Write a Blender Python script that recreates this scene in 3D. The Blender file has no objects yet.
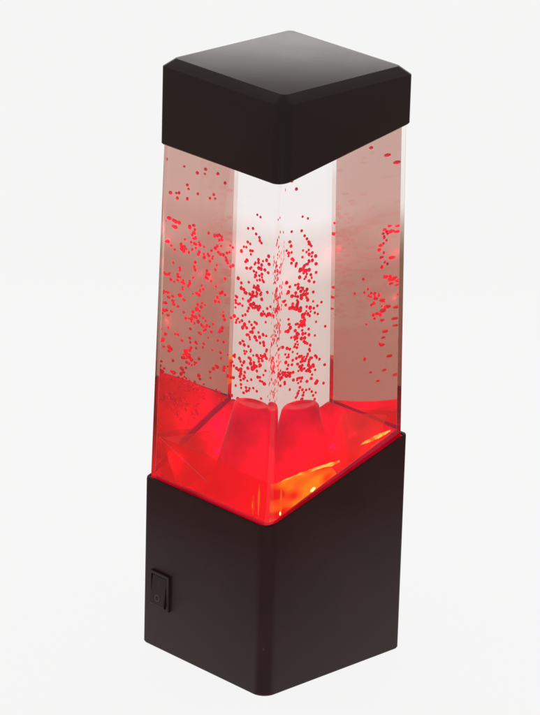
import bpy, bmesh, math, random
from mathutils import Vector, Matrix
random.seed(11)
S = bpy.context.scene
C = S.collection

# ------------------------------------------------------------------ helpers
def tag(o, label=None, cat=None, group=None, kind=None):
    if label: o['label'] = label
    if cat: o['category'] = cat
    if group: o['group'] = group
    if kind: o['kind'] = kind
    return o

def link(name, bm, mat, parent=None, smooth=True, angle=35):
    bmesh.ops.recalc_face_normals(bm, faces=bm.faces[:])
    me = bpy.data.meshes.new(name)
    bm.to_mesh(me); bm.free()
    me.materials.append(mat)
    if smooth:
        me.shade_smooth()
        me.set_sharp_from_angle(angle=math.radians(angle))
    o = bpy.data.objects.new(name, me); C.objects.link(o)
    if parent: o.parent = parent
    return o

def ring(hx, hy, r, z, n=8, ox=0, oy=0):
    """rounded rectangle; z is a number or a function of (x, y)"""
    pts = []
    rr = r if isinstance(r, (tuple, list)) else (r, r, r, r)      # corners: back, left, front, right
    for (sx, sy, a0), r in zip(((1, 1, 0), (-1, 1, 90), (-1, -1, 180), (1, -1, 270)), rr):
        for i in range(n + 1):
            a = math.radians(a0 + 90 * i / n)
            x = sx * (hx - r) + r * math.cos(a) + ox
            y = sy * (hy - r) + r * math.sin(a) + oy
            pts.append(Vector((x, y, z(x, y) if callable(z) else z)))
    return pts

def loft(rings, cap0=True, cap1=True, bm=None):
    bm = bm or bmesh.new()
    vs = [[bm.verts.new(p) for p in rg] for rg in rings]
    n = len(vs[0])
    for a, b in zip(vs, vs[1:]):
        for i in range(n):
            bm.faces.new((a[i], a[(i + 1) % n], b[(i + 1) % n], b[i]))
    if cap0: bm.faces.new(list(reversed(vs[0])))
    if cap1: bm.faces.new(vs[-1])
    return bm

def mat(name):
    m = bpy.data.materials.new(name); m.use_nodes = True
    nt = m.node_tree; nt.nodes.clear()
    out = nt.nodes.new('ShaderNodeOutputMaterial')
    return m, nt, out

def N(nt, typ, **kw):
    n = nt.nodes.new(typ)
    for k, v in kw.items():
        if k in n.inputs: n.inputs[k].default_value = v
        else: setattr(n, k, v)
    return n

# ------------------------------------------------------------------ dimensions (metres)
BX, BY = .0449, .0426          # base half sizes
H = .2924                      # full height
CAP = .0408                    # cap half size
RIM = (.0861, .1117)           # rim height at -x and +x
SEAM = (.2511, .2652)          # lower edge of the cap at -x and +x
rim = lambda x, y, d=0: RIM[0] + (RIM[1] - RIM[0]) * (x + BX) / (2 * BX) + d
seam = lambda x, y, d=0: SEAM[0] + (SEAM[1] - SEAM[0]) * (x + CAP) / (2 * CAP) + d

# ------------------------------------------------------------------ materials
def black_plastic(name, col, rough, spec):
    m, nt, out = mat(name)
    p = N(nt, 'ShaderNodeBsdfPrincipled')
    p.inputs['Roughness'].default_value = rough
    p.inputs['Specular IOR Level'].default_value = spec
    tc = N(nt, 'ShaderNodeTexCoord')
    n1 = N(nt, 'ShaderNodeTexNoise', Scale=28.0, Detail=4.0)
    n2 = N(nt, 'ShaderNodeTexNoise', Scale=2600.0, Detail=2.0)
    nt.links.new(tc.outputs['Object'], n1.inputs['Vector'])
    nt.links.new(tc.outputs['Object'], n2.inputs['Vector'])
    cr = N(nt, 'ShaderNodeValToRGB')
    cr.color_ramp.elements[0].color = [c * .82 for c in col] + [1]
    cr.color_ramp.elements[1].color = [c * 1.18 for c in col] + [1]
    cr.color_ramp.elements[0].position = .3; cr.color_ramp.elements[1].position = .7
    nt.links.new(n1.outputs['Fac'], cr.inputs['Fac'])
    nt.links.new(cr.outputs['Color'], p.inputs['Base Color'])
    mr = N(nt, 'ShaderNodeMapRange'); mr.inputs['To Min'].default_value = rough - .05; mr.inputs['To Max'].default_value = rough + .07
    nt.links.new(n1.outputs['Fac'], mr.inputs['Value']); nt.links.new(mr.outputs['Result'], p.inputs['Roughness'])
    b = N(nt, 'ShaderNodeBump', Strength=.10, Distance=.0002)
    nt.links.new(n2.outputs['Fac'], b.inputs['Height'])
    nt.links.new(b.outputs['Normal'], p.inputs['Normal'])
    nt.links.new(p.outputs[0], out.inputs['Surface'])
    return m
M_base = black_plastic('dark_brown_plastic', (.024, .0082, .0092), .42, .13)
M_cap = black_plastic('black_plastic', (.0065, .0050, .0052), .38, .26)
M_switch = black_plastic('switch_plastic', (.018, .009, .0095), .4, .2)
M_mark = black_plastic('switch_print', (.055, .035, .035), .5, .4)

def clear_glass(name, ior, tinted):
    m, nt, out = mat(name)
    g = N(nt, 'ShaderNodeBsdfGlass', IOR=ior, Roughness=0.0)
    if tinted:  # grey backdrop and red bleed seen through the tank, painted as height tint
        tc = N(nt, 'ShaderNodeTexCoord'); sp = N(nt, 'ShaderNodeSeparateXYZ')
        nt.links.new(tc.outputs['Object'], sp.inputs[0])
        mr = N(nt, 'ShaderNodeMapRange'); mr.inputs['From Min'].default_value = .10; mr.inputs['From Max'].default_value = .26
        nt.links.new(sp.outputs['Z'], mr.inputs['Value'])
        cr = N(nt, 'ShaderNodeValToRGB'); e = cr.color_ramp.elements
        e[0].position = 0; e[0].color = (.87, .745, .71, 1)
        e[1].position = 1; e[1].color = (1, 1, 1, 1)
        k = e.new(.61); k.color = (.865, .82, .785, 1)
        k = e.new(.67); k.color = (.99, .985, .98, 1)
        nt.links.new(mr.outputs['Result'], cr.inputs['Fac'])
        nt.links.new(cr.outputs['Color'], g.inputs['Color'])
    else:
        g.inputs['Color'].default_value = (1, 1, 1, 1)
    nt.links.new(g.outputs[0], out.inputs['Surface'])
    if not tinted:      # the liquid is faintly cloudy
        v = N(nt, 'ShaderNodeVolumeScatter', Density=0.9, Anisotropy=0.2); v.inputs['Color'].default_value = (1, .45, .50, 1)
        nt.links.new(v.outputs[0], out.inputs['Volume'])
    return m
M_acryl = clear_glass('backdrop_tinted_acrylic', 1.46, True)
M_liquid = clear_glass('clear_liquid', 1.345 / 1.46, False)

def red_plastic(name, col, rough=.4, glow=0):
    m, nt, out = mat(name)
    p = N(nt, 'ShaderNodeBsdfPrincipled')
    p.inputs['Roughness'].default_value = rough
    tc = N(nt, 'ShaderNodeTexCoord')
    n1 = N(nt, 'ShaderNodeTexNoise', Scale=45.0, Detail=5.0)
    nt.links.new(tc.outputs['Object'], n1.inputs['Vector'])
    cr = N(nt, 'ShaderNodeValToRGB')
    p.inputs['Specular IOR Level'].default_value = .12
    p.inputs['Emission Color'].default_value = (1, 0, .03, 1); p.inputs['Emission Strength'].default_value = glow  # glow added as fill for LED light that misses these faces
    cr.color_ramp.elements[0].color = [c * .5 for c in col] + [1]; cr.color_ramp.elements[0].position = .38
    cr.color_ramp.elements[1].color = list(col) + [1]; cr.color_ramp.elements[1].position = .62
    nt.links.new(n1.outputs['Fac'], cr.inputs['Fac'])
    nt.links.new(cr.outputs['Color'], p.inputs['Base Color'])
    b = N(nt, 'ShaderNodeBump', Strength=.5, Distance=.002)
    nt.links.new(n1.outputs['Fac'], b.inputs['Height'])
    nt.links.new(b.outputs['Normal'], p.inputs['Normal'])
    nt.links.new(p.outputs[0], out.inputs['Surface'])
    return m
M_tray = red_plastic('glow_filled_red_plastic', (.82, .004, .17), .3, .14)
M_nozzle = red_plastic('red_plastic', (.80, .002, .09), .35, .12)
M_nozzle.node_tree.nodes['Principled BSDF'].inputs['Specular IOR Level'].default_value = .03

m, nt, out = mat('red_bead'); M_bead = m
p = N(nt, 'ShaderNodeBsdfPrincipled'); p.inputs['Base Color'].default_value = (.88, .010, .16, 1); p.inputs['Roughness'].default_value = .45
t_ = N(nt, 'ShaderNodeBsdfTranslucent'); t_.inputs['Color'].default_value = (.98, .010, .20, 1)
mx = N(nt, 'ShaderNodeMixShader'); mx.inputs[0].default_value = .5
nt.links.new(p.outputs[0], mx.inputs[1]); nt.links.new(t_.outputs[0], mx.inputs[2]); nt.links.new(mx.outputs[0], out.inputs['Surface'])

def emitter(name, col, s):
    m, nt, out = mat(name)
    e = N(nt, 'ShaderNodeEmission', Strength=s); e.inputs['Color'].default_value = (*col, 1)
    nt.links.new(e.outputs[0], out.inputs['Surface'])
    return m
M_led = emitter('led_lens', (1, .62, .25), 2.2)

# ------------------------------------------------------------------ setting
m, nt, out = mat('self_lit_white_sheet')  # sheet glows by itself, added to read flat white without a contact shadow
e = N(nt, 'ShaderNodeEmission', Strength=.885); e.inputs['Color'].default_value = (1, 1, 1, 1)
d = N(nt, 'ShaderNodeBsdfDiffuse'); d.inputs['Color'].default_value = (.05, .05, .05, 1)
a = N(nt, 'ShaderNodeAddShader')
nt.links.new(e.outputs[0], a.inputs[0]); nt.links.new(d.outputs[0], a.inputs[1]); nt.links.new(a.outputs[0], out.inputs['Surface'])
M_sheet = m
yaw, pitch, roll, dist, fpx, ax, ay = .8059, .3744, .0285, 1.9865, 4217.8, 7.33, 55.76
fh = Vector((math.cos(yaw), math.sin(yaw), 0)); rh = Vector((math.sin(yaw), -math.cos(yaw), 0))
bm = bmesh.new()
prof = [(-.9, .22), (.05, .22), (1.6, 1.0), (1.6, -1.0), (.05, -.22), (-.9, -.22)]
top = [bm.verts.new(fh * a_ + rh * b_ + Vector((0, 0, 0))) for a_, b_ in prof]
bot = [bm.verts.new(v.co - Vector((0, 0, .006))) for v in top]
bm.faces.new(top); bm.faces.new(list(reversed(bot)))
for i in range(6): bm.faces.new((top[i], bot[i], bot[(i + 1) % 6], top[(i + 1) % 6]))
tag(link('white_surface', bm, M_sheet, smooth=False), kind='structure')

m, nt, out = mat('beige_tabletop'); M_table = m
p = N(nt, 'ShaderNodeBsdfPrincipled'); p.inputs['Roughness'].default_value = .6
tc = N(nt, 'ShaderNodeTexCoord'); nz = N(nt, 'ShaderNodeTexNoise', Scale=3.0, Detail=6.0)
cr = N(nt, 'ShaderNodeValToRGB')
cr.color_ramp.elements[0].color = (.68, .46, .42, 1); cr.color_ramp.elements[1].color = (.80, .56, .51, 1)
nt.links.new(tc.outputs['Object'], nz.inputs['Vector']); nt.links.new(nz.outputs['Fac'], cr.inputs['Fac'])
nt.links.new(cr.outputs['Color'], p.inputs['Base Color']); nt.links.new(p.outputs[0], out.inputs['Surface'])
bm = bmesh.new()
t0 = [bm.verts.new((x * 3, y * 3, -.0062)) for x, y in ((-1, -1), (1, -1), (1, 1), (-1, 1))]
bm.faces.new(t0)
tag(link('tabletop', bm, M_table, smooth=False), kind='structure')

# ------------------------------------------------------------------ the lamp
lamp = bpy.data.objects.new('mood_lamp', None); C.objects.link(lamp)
lamp.empty_display_size = .05
tag(lamp, 'tall square glitter lamp with black cap, clear liquid tank glowing red and dark base', 'lamp')

# base: hollow shell with a slanted rim
def rad(d, front=.0070, side=.0022): return (side - d, side - d, front - d, side - d)
rings = [ring(BX - .0006, BY - .0006, rad(.0004), 0.0003), ring(BX, BY, rad(0), .0012),
         ring(BX, BY, rad(0), lambda x, y: rim(x, y, -.0008)),
         ring(BX - .0002, BY - .0002, rad(.0002), lambda x, y: rim(x, y, -.0002)),
         ring(BX - .0007, BY - .0006, rad(.0006), lambda x, y: rim(x, y)),
         ring(BX - .0015, BY - .0011, rad(.0011), lambda x, y: rim(x, y)),
         ring(BX - .0017, BY - .0013, rad(.0012), lambda x, y: rim(x, y, -.0004)),
         ring(BX - .0017, BY - .0013, rad(.0012), .020)]
base = link('base', loft(rings), M_base, lamp)

# cap: hollow shell, chamfered top, slanted lower edge
ch = .0039
rings = [ring(CAP - ch - .0003, CAP - ch - .0003, .0024, H),
         ring(CAP - ch, CAP - ch, .0026, H - .0001),
         ring(CAP - .0001, CAP - .0001, rad(0, .0065), H - ch + .0001),
         ring(CAP, CAP, rad(0, .0065), H - ch - .0003),
         ring(CAP, CAP, rad(0, .0065), lambda x, y: seam(x, y, .0006)),
         ring(CAP - .0005, CAP - .0005, rad(.0004, .0065), lambda x, y: seam(x, y)),
         ring(CAP - .0012, CAP - .0012, rad(.0010, .0065), lambda x, y: seam(x, y)),
         ring(CAP - .0013, CAP - .0013, rad(.0010, .0065), H - .006)]
cap = link('cap', loft(rings), M_cap, lamp, angle=28)

# tank: tapered acrylic body and the liquid inside it
def tank_half(z, off=0):
    t = (z - .08) / (.26 - .08)
    return (.0429 + (.0393 - .0429) * t - off, .0410 + (.0393 - .0410) * t - off)
def tank_ring(z, off, r): 
    hx, hy = tank_half(z, off); return ring(hx, hy, r, z, n=6)
ZT = .2845
TR = (.0006, .0006, .0036, .0006)
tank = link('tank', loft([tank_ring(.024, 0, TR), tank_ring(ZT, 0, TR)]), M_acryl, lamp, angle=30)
W = .0020
TL = (.0004, .0004, .0022, .0004)
liquid = link('liquid', loft([tank_ring(.027, W, TL), tank_ring(ZT - .003, W, TL)]), M_liquid, tank, angle=30)

# lit tray in the bottom of the tank: floor and walls that follow the slanted rim
FL = .0832
lift = lambda x, y: .0036 * min(1, max(0, (x + .033) / .06)) * (.35 if y < 0 and x < .03 else 1) - .0002
def tr(z, off, dz=None):
    def zz(x, y): return rim(x, y, dz(x, y))
    hx, hy = tank_half(.095, W + off)
    return ring(hx, hy, .001, zz if dz is not None else z, n=6)
rings = [tr(FL - .012, .0004), tr(0, .0002, lift), tr(0, .0010, lift), tr(FL + .003, .0016), tr(FL, .0045)]
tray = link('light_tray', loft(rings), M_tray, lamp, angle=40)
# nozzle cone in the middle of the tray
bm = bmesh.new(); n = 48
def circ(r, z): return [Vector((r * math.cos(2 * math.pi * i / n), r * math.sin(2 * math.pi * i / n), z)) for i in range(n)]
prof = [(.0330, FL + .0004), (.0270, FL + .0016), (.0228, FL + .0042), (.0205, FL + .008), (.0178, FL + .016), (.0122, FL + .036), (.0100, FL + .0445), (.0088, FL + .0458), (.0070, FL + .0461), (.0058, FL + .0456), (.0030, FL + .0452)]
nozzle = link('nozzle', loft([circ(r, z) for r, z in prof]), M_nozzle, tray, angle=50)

# glowing collar added round the tank inside the rim, to redden the dark wall
M_glow = emitter('fill_glow_red', (1, .006, .03), .85)
rings = []
for off, f in ((.0004, lambda x, y: rim(x, y, -.0006)), (.0002, lambda x, y: rim(x, y, -.0006)), (.0002, lambda x, y: .07), (.0004, lambda x, y: .07)):
    rings.append(ring(BX - .0017 - off, BY - .0013 - off, rad(.0012 + off), f))
bm = loft(rings, cap0=False, cap1=False)
nn = len(rings[0]); bm.verts.ensure_lookup_table()
for i in range(nn): bm.faces.new((bm.verts[3 * nn + i], bm.verts[3 * nn + (i + 1) % nn], bm.verts[(i + 1) % nn], bm.verts[i]))
link('fill_collar', bm, M_glow, lamp)

# faceted lens bars along the front right edge, orange glow painted into emission
def lens_mat(name, c0, c1, s0, s1, sc):
    m, nt, out = mat(name)
    e = N(nt, 'ShaderNodeEmission')
    tc = N(nt, 'ShaderNodeTexCoord'); mp = N(nt, 'ShaderNodeMapping'); mp.inputs['Scale'].default_value = (1, 1, 1.7)
    nz = N(nt, 'ShaderNodeTexNoise', Scale=sc, Detail=1.0)
    nt.links.new(tc.outputs['Object'], mp.inputs[0]); nt.links.new(mp.outputs[0], nz.inputs['Vector'])
    cr = N(nt, 'ShaderNodeValToRGB'); el = cr.color_ramp.elements
    el[0].position = .36; el[0].color = (*c0, 1); el[1].position = .66; el[1].color = (*c1, 1)
    mr = N(nt, 'ShaderNodeMapRange'); mr.inputs['From Min'].default_value = .35; mr.inputs['From Max'].default_value = .7
    mr.inputs['To Min'].default_value = s0; mr.inputs['To Max'].default_value = s1
    nt.links.new(nz.outputs['Fac'], cr.inputs['Fac']); nt.links.new(nz.outputs['Fac'], mr.inputs['Value'])
    nt.links.new(cr.outputs['Color'], e.inputs['Color']); nt.links.new(mr.outputs['Result'], e.inputs['Strength'])
    nt.links.new(e.outputs[0], out.inputs['Surface'])
    return m
M_lens = lens_mat('orange_glow_lens', (1, .004, .006), (1, .20, .004), 1.0, 1.5, 70)
M_hot = lens_mat('yellow_glow_lens', (1, .16, .01), (1, .62, .10), 1.1, 1.5, 200)
def bar(name, p0, p1, w, h, m, z=0):
    p0 = Vector((*p0, FL + z)); p1 = Vector((*p1, FL + z)); d = (p1 - p0); L = d.length; d.normalize()
    sd = Vector((-d.y, d.x, 0)); bm = bmesh.new(); rs = []
    k = 14
    for i in range(k + 1):
        t = i / k; e = min(1, .25 + 3.2 * min(t, 1 - t)) ** .5
        ww = w * e * random.uniform(.8, 1.1); hh = h * e * random.uniform(.78, 1.1)
        c = p0 + d * L * t
        rs.append([c + sd * ww * a + Vector((0, 0, hh * b)) for a, b in ((-1, 0), (-.9, .55), (-.3, 1), (.4, .95), (.95, .5), (1, 0))])
    return link(name, loft(rs), m, lamp, smooth=True, angle=50)
def panel(x0, x1, z0, z1, y, m):
    """upright faceted lens panel standing along the front right wall"""
    bm = bmesh.new(); k = 22; rs = []
    for i in range(k + 1):
        x = x0 + (x1 - x0) * i / k
        j = random.uniform(-.0004, .0004); zt = z1(x) + random.uniform(-.0003, .0003)
        rs.append([Vector((x, y + .0007 + j, z0)), Vector((x, y + .0007 + j, zt - .0004)), Vector((x, y, zt)), Vector((x, y - .0005, zt - .0004)), Vector((x, y - .0005, z0))])
    return link('lens_panel', loft(rs), m, lamp, angle=20)
panel(-.0385, .006, FL + .0002, lambda x: .1062 - .010 * max(0, (x + .004) / .01) ** 1.5, -.0372, M_lens)
def strip(x0, x1, y, z0, z1, r, m, name='glow_streak'):
    bm = bmesh.new(); k = 20; rs = []
    for i in range(k + 1):
        t = i / k; x = x0 + (x1 - x0) * t; z = z0 + (z1 - z0) * t + random.uniform(-.00012, .00012)
        rr = r * max(.15, math.sin(math.pi * min(.999, max(.001, t)))) ** .55 * random.uniform(.85, 1.1)
        rs.append([Vector((x, y + rr * .8 * math.cos(a), z + rr * math.sin(a))) for a in [2 * math.pi * q / 8 for q in range(8)]])
    return link(name, loft(rs), m, lamp, angle=60)
strip(-.0375, .0045, -.0358, .1048, .1062, .0017, M_hot)  # glowing strips added for the bright yellow and orange streaks
strip(-.0280, -.0020, -.0355, .0990, .1020, .0006, M_lens)
strip(.0180, .0370, -.0365, .1115, .1135, .0011, M_hot)
strip(.0240, .0350, -.0368, .1085, .1110, .0005, M_lens)
M_orange = emitter('orange_light', (1, .12, .003), 1.1)
for x, y, z0, z1, r in ((-.0388, -.0315, .0885, .1040, .0007), (-.0385, -.0275, .0880, .0975, .0009), (-.0335, -.0375, .0880, .1035, .0008)):
    bm = bmesh.new(); rs = []
    for i in range(9):
        t = i / 8; rr = r * (.35 + .65 * math.sin(math.pi * min(.97, max(.03, t)))) * random.uniform(.8, 1.2)
        rs.append([Vector((x + rr * math.cos(a), y + rr * math.sin(a), z0 + (z1 - z0) * t)) for a in [q * math.pi / 4 for q in range(8)]])
    link('glow_streak', loft(rs), M_orange, lamp, angle=60)
strip(-.0150, -.0118, -.0380, .0968, .0976, .0010, M_led, 'led')
strip(-.0345, -.0335, -.0380, .0905, .0907, .0009, M_led, 'led')

# clear pink plates added in the tray, standing in for reflected facets
m, nt, out = mat('reflection_plate_pink'); M_pink = m
p = N(nt, 'ShaderNodeBsdfPrincipled'); p.inputs['Base Color'].default_value = (.85, .10, .14, 1); p.inputs['Roughness'].default_value = .2
t_ = N(nt, 'ShaderNodeBsdfTransparent'); t_.inputs['Color'].default_value = (.95, .70, .72, 1)
mx = N(nt, 'ShaderNodeMixShader'); mx.inputs[0].default_value = .28
nt.links.new(t_.outputs[0], mx.inputs[1]); nt.links.new(p.outputs[0], mx.inputs[2]); nt.links.new(mx.outputs[0], out.inputs['Surface'])
def plate(pts3, th, name='reflection_plate'):
    a, b, c = [Vector(q) for q in pts3[:3]]; nrm = (b - a).cross(c - a).normalized() * th
    return link(name, loft([[Vector(q) for q in pts3], [Vector(q) + nrm for q in pts3]]), M_pink, tray, smooth=False)
m, nt, out = mat('glowing_clear_red_plastic')  # red glow painted into the panel, stronger towards the front corner
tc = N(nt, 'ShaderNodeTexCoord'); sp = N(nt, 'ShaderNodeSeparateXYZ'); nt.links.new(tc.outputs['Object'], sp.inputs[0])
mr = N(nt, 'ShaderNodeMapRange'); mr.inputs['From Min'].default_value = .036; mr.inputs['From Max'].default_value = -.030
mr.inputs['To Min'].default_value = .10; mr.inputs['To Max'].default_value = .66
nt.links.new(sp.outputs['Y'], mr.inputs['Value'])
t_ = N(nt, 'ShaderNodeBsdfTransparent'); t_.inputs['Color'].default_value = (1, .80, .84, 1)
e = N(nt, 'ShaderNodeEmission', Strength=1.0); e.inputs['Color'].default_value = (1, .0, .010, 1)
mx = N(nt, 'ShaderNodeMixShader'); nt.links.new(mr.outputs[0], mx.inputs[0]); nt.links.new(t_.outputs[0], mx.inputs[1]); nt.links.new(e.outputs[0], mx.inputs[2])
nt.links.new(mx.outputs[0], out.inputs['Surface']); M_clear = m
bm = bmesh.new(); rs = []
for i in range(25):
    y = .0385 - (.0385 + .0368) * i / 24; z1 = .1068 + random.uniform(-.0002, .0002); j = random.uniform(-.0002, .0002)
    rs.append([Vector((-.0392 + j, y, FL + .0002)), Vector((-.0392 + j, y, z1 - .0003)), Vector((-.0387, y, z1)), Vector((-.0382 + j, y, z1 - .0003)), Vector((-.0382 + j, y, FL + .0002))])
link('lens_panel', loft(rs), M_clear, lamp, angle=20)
# thin glowing line added for the pale reflection on the left face
M_refl_line = emitter('reflection_pink', (1, .10, .13), .5)
def edge(p0, p1, r, name='reflection_line'):  # draws the added reflection line
    p0, p1 = Vector(p0), Vector(p1); d = (p1 - p0).normalized(); u = d.orthogonal().normalized(); v = d.cross(u)
    return link(name, loft([[p + (u * math.cos(a) + v * math.sin(a)) * r for a in [q * math.pi / 3 for q in range(6)]] for p in (p0, p0.lerp(p1, .5), p1)]), M_refl_line, lamp)
edge((-.0395, .0372, .1068), (-.0395, .0030, .0945), .00022)
plate([(-.0380, .0365, .1065), (-.010, .004, .0990), (-.010, .004, FL + .0003), (-.0380, .0365, FL + .0003)], .0006)
plate([(-.0370, .0368, .1060), (.020, .0368, .1010), (.020, .0250, FL + .0003), (-.0370, .0250, FL + .0003)], .0006)
plate([(.0382, -.030, .1200), (.0382, .020, .1120), (.0260, .020, FL + .0003), (.0260, -.030, FL + .0003)], .0006)

# lights inside the tank: LEDs at the tray, added fill higher up
def point(name, loc, col, w, rad):
    l = bpy.data.lights.new(name, 'POINT'); l.color = col; l.energy = w; l.shadow_soft_size = rad
    o = bpy.data.objects.new(name, l); C.objects.link(o); o.location = loc; o.parent = lamp
    return o
RED = (1, .0, .10)
for x, y, w in ((-.030, .028, .035), (.028, .026, .05), (.0285, -.024, .05), (-.027, -.026, .05)):
    point('red_tank_light', (x, y, FL + .014), RED, w * .33, 0)
for x, y, z, w in ((-.037, .0355, .165, .036), (.010, .0370, .180, .038), (.0365, -.037, .180, .036), (-.0375, -.0370, .165, .036), (.0375, .0370, .190, .050), (-.037, .0365, .205, .030)):  # unseen fill lights added up the walls to brighten the beads
    point('red_tank_light', (x, y, z), RED, w, 0)
for x, y, w in ((-.020, -.0325, .02), (.008, -.0325, .02)):
    point('orange_led_light', (x, y, FL + .008), (1, .42, .03), w, 0)

# power switch on the left face (-x side)
sw_y, sw_z = .0300, .0312
sw = bpy.data.objects.new('power_switch', None); C.objects.link(sw); sw.parent = lamp
sw.location = (-BX, sw_y, sw_z)
def slab(name, hy, hz, x0, x1, m, parent, cy=0, cz=0, r=.0006, tilt=0, hole=None):
    # a rounded slab lying on the -x face, thickness from x0 to x1 (outwards = -x)
    def rg(h1, h2, x): return [Vector((-x, p.x + cy, p.y + cz)) for p in ring(h1, h2, r, 0, n=4)]
    e = .0003
    rs = [rg(hy, hz, x0), rg(hy, hz, x1 - e), rg(hy - e, hz - e, x1)]
    if hole: rs += [rg(hole[0], hole[1], x1), rg(hole[0], hole[1], x0 + .0003)]
    o = link(name, loft(rs), m, parent)
    if tilt: o.rotation_euler = (0, tilt, 0)
    return o
slab('switch_frame', 0.0068, .0093, -.0006, .0013, M_switch, sw, hole=(.0054, .0079))
rk = slab('rocker', 0.0050, .0075, .0002, .0018, M_switch, sw, tilt=math.radians(7))
slab('on_mark', .0003, 0.0015, .0016, .00192, M_mark, rk, cz=.0037, r=.0001)
bm = bmesh.new()
def oring(r, x): return [Vector((-x, r * math.cos(2 * math.pi * i / 32), -.0036 + r * math.sin(2 * math.pi * i / 32))) for i in range(32)]
bm = loft([oring(.0017, .0016), oring(.0017, .00192), oring(.0012, .00192), oring(.0012, .0016)], cap0=False, cap1=False)
link('off_mark', bm, M_mark, rk)

# ------------------------------------------------------------------ beads drifting in the liquid
bm = bmesh.new(); bmesh.ops.create_uvsphere(bm, u_segments=14, v_segments=9, radius=.00088)
proto = link('bead', bm, M_bead, angle=180)
pts = []
def try_add(x, y, z, rmin=.0018):
    hx, hy = tank_half(z, W + .0016)
    if abs(x) > hx or abs(y) > hy or z > .258: return False
    if z < rim(x, y, .002) : return False
    rc = .022 - .012 * (z - FL) / .047
    if z < FL + .049 and math.hypot(x, y) < rc + .002: return False
    for q in pts:
        if (q[0] - x) ** 2 + (q[1] - y) ** 2 + (q[2] - z) ** 2 < rmin ** 2: return False
    pts.append((x, y, z)); return True
def fill(n, f):
    k = 0
    while k < n:
        k += try_add(*f())
def zfall(lo, hi, p): return lo + (hi - lo) * random.random() ** p
clumps = []
def clumped(f, k=.45):
    # some beads hang together in loose strings
    def g():
        if pts and random.random() < k:
            q = random.choice(pts[-40:]); a = random.uniform(0, 6.283); d = random.uniform(.0021, .0034)
            return q[0] + d * math.cos(a) * .7, q[1] + d * math.sin(a) * .7, q[2] + random.uniform(-.0024, .0024)
        return f()
    return g
def plume():
    z = .129 + random.random() ** 1.25 * .072 if random.random() < .94 else random.uniform(.195, .224)
    s = .0036 + .0036 * max(0, (.200 - z)) / .07
    return max(-.011, min(.011, random.gauss(-.001, s))), max(-.011, min(.011, random.gauss(.001, s))), z
def leftcloud():
    z = zfall(.118, .206, 1.15) if random.random() < .92 else random.uniform(.2, .238)
    return random.uniform(-.037, .020), .0375 - abs(random.gauss(0, .0085)), z
def rightcloud():
    z = .186 + random.gauss(0, .017)
    return .0300 + random.gauss(0, .0035), random.uniform(-.034, -.014), z
fill(122, clumped(plume)); fill(144, clumped(leftcloud, .4)); fill(30, clumped(rightcloud, .5))
n_single = len(pts)
for i, (x, y, z) in enumerate(pts):
    o = proto if i == 0 else proto.copy()
    if i: C.objects.link(o)
    o.location = (x, y, z)
    s = random.choice((.75, .85, .92, .98, 1.0, 1.1)) * random.uniform(.94, 1.06); o.scale = (s * random.uniform(.9, 1.1), s, s * random.uniform(.85, 1.15))
    tag(o, 'tiny round red bead drifting in the clear liquid of the glowing lamp', 'bead', 'red beads drifting in the lamp')
# the smaller beads beyond those, too many to count
fill(95, clumped(plume)); fill(105, clumped(leftcloud, .4)); fill(12, clumped(rightcloud, .5))
bm = bmesh.new()
for x, y, z in pts[n_single:]:
    r_ = random.uniform(.0006, .00078)
    bmesh.ops.create_uvsphere(bm, u_segments=10, v_segments=7, radius=r_, matrix=Matrix.Translation((x, y, z)))
tag(link('small_beads', bm, M_bead, angle=180), 'swarm of the smallest red beads suspended between the larger ones in the lamp', 'beads', kind='stuff')

# ------------------------------------------------------------------ light
w = bpy.data.worlds.new('World'); S.world = w; w.use_nodes = True
bg = w.node_tree.nodes['Background']; bg.inputs['Color'].default_value = (.80, .68, .63, 1); bg.inputs['Strength'].default_value = .88
def area(name, loc, target, size, sy, power, col=(1, 1, 1)):
    l = bpy.data.lights.new(name, 'AREA'); l.shape = 'RECTANGLE'; l.size = size; l.size_y = sy; l.energy = power; l.color = col
    o = bpy.data.objects.new(name, l); C.objects.link(o); o.location = loc
    o.rotation_euler = (Vector(target) - Vector(loc)).to_track_quat('-Z', 'Y').to_euler()
    return o
area('cap_sheen_light', fh * .50 + Vector((0, 0, .375)), (0, 0, .33), .9, .22, 1.3)  # unseen softbox, placed to grade the sheen on the cap top

# ------------------------------------------------------------------ camera
fw = Vector((math.cos(pitch) * math.cos(yaw), math.cos(pitch) * math.sin(yaw), -math.sin(pitch)))
rt = fw.cross(Vector((0, 0, 1))).normalized(); up = rt.cross(fw)
rt2 = rt * math.cos(roll) + up * math.sin(roll); up2 = -rt * math.sin(roll) + up * math.cos(roll)
cam = bpy.data.cameras.new('camera'); co = bpy.data.objects.new('camera', cam); C.objects.link(co)
pos = Vector((0, 0, .12)) - fw * dist
mt = Matrix((rt2, up2, -fw)).transposed().to_4x4(); mt.translation = pos
co.matrix_world = mt
cam.sensor_fit = 'HORIZONTAL'; cam.sensor_width = 36; cam.lens = fpx / 540 * 36
cam.shift_x = -ax / 540; cam.shift_y = ay / 540
cam.clip_start = .05; cam.clip_end = 50
S.camera = co

S.render.engine = 'CYCLES'
S.view_settings.view_transform = 'Standard'; S.view_settings.look = 'None'
S.view_settings.exposure = 0; S.view_settings.gamma = 1
cy = S.cycles
cy.max_bounces = 32; cy.transmission_bounces = 28; cy.glossy_bounces = 28; cy.diffuse_bounces = 4; cy.volume_bounces = 1
cy.use_denoising = True
try: cy.denoiser = 'OPENIMAGEDENOISE'
except Exception: pass
cy.sample_clamp_indirect = 6
cy.caustics_refractive = True; cy.caustics_reflective = True; cy.blur_glossy = 0.3
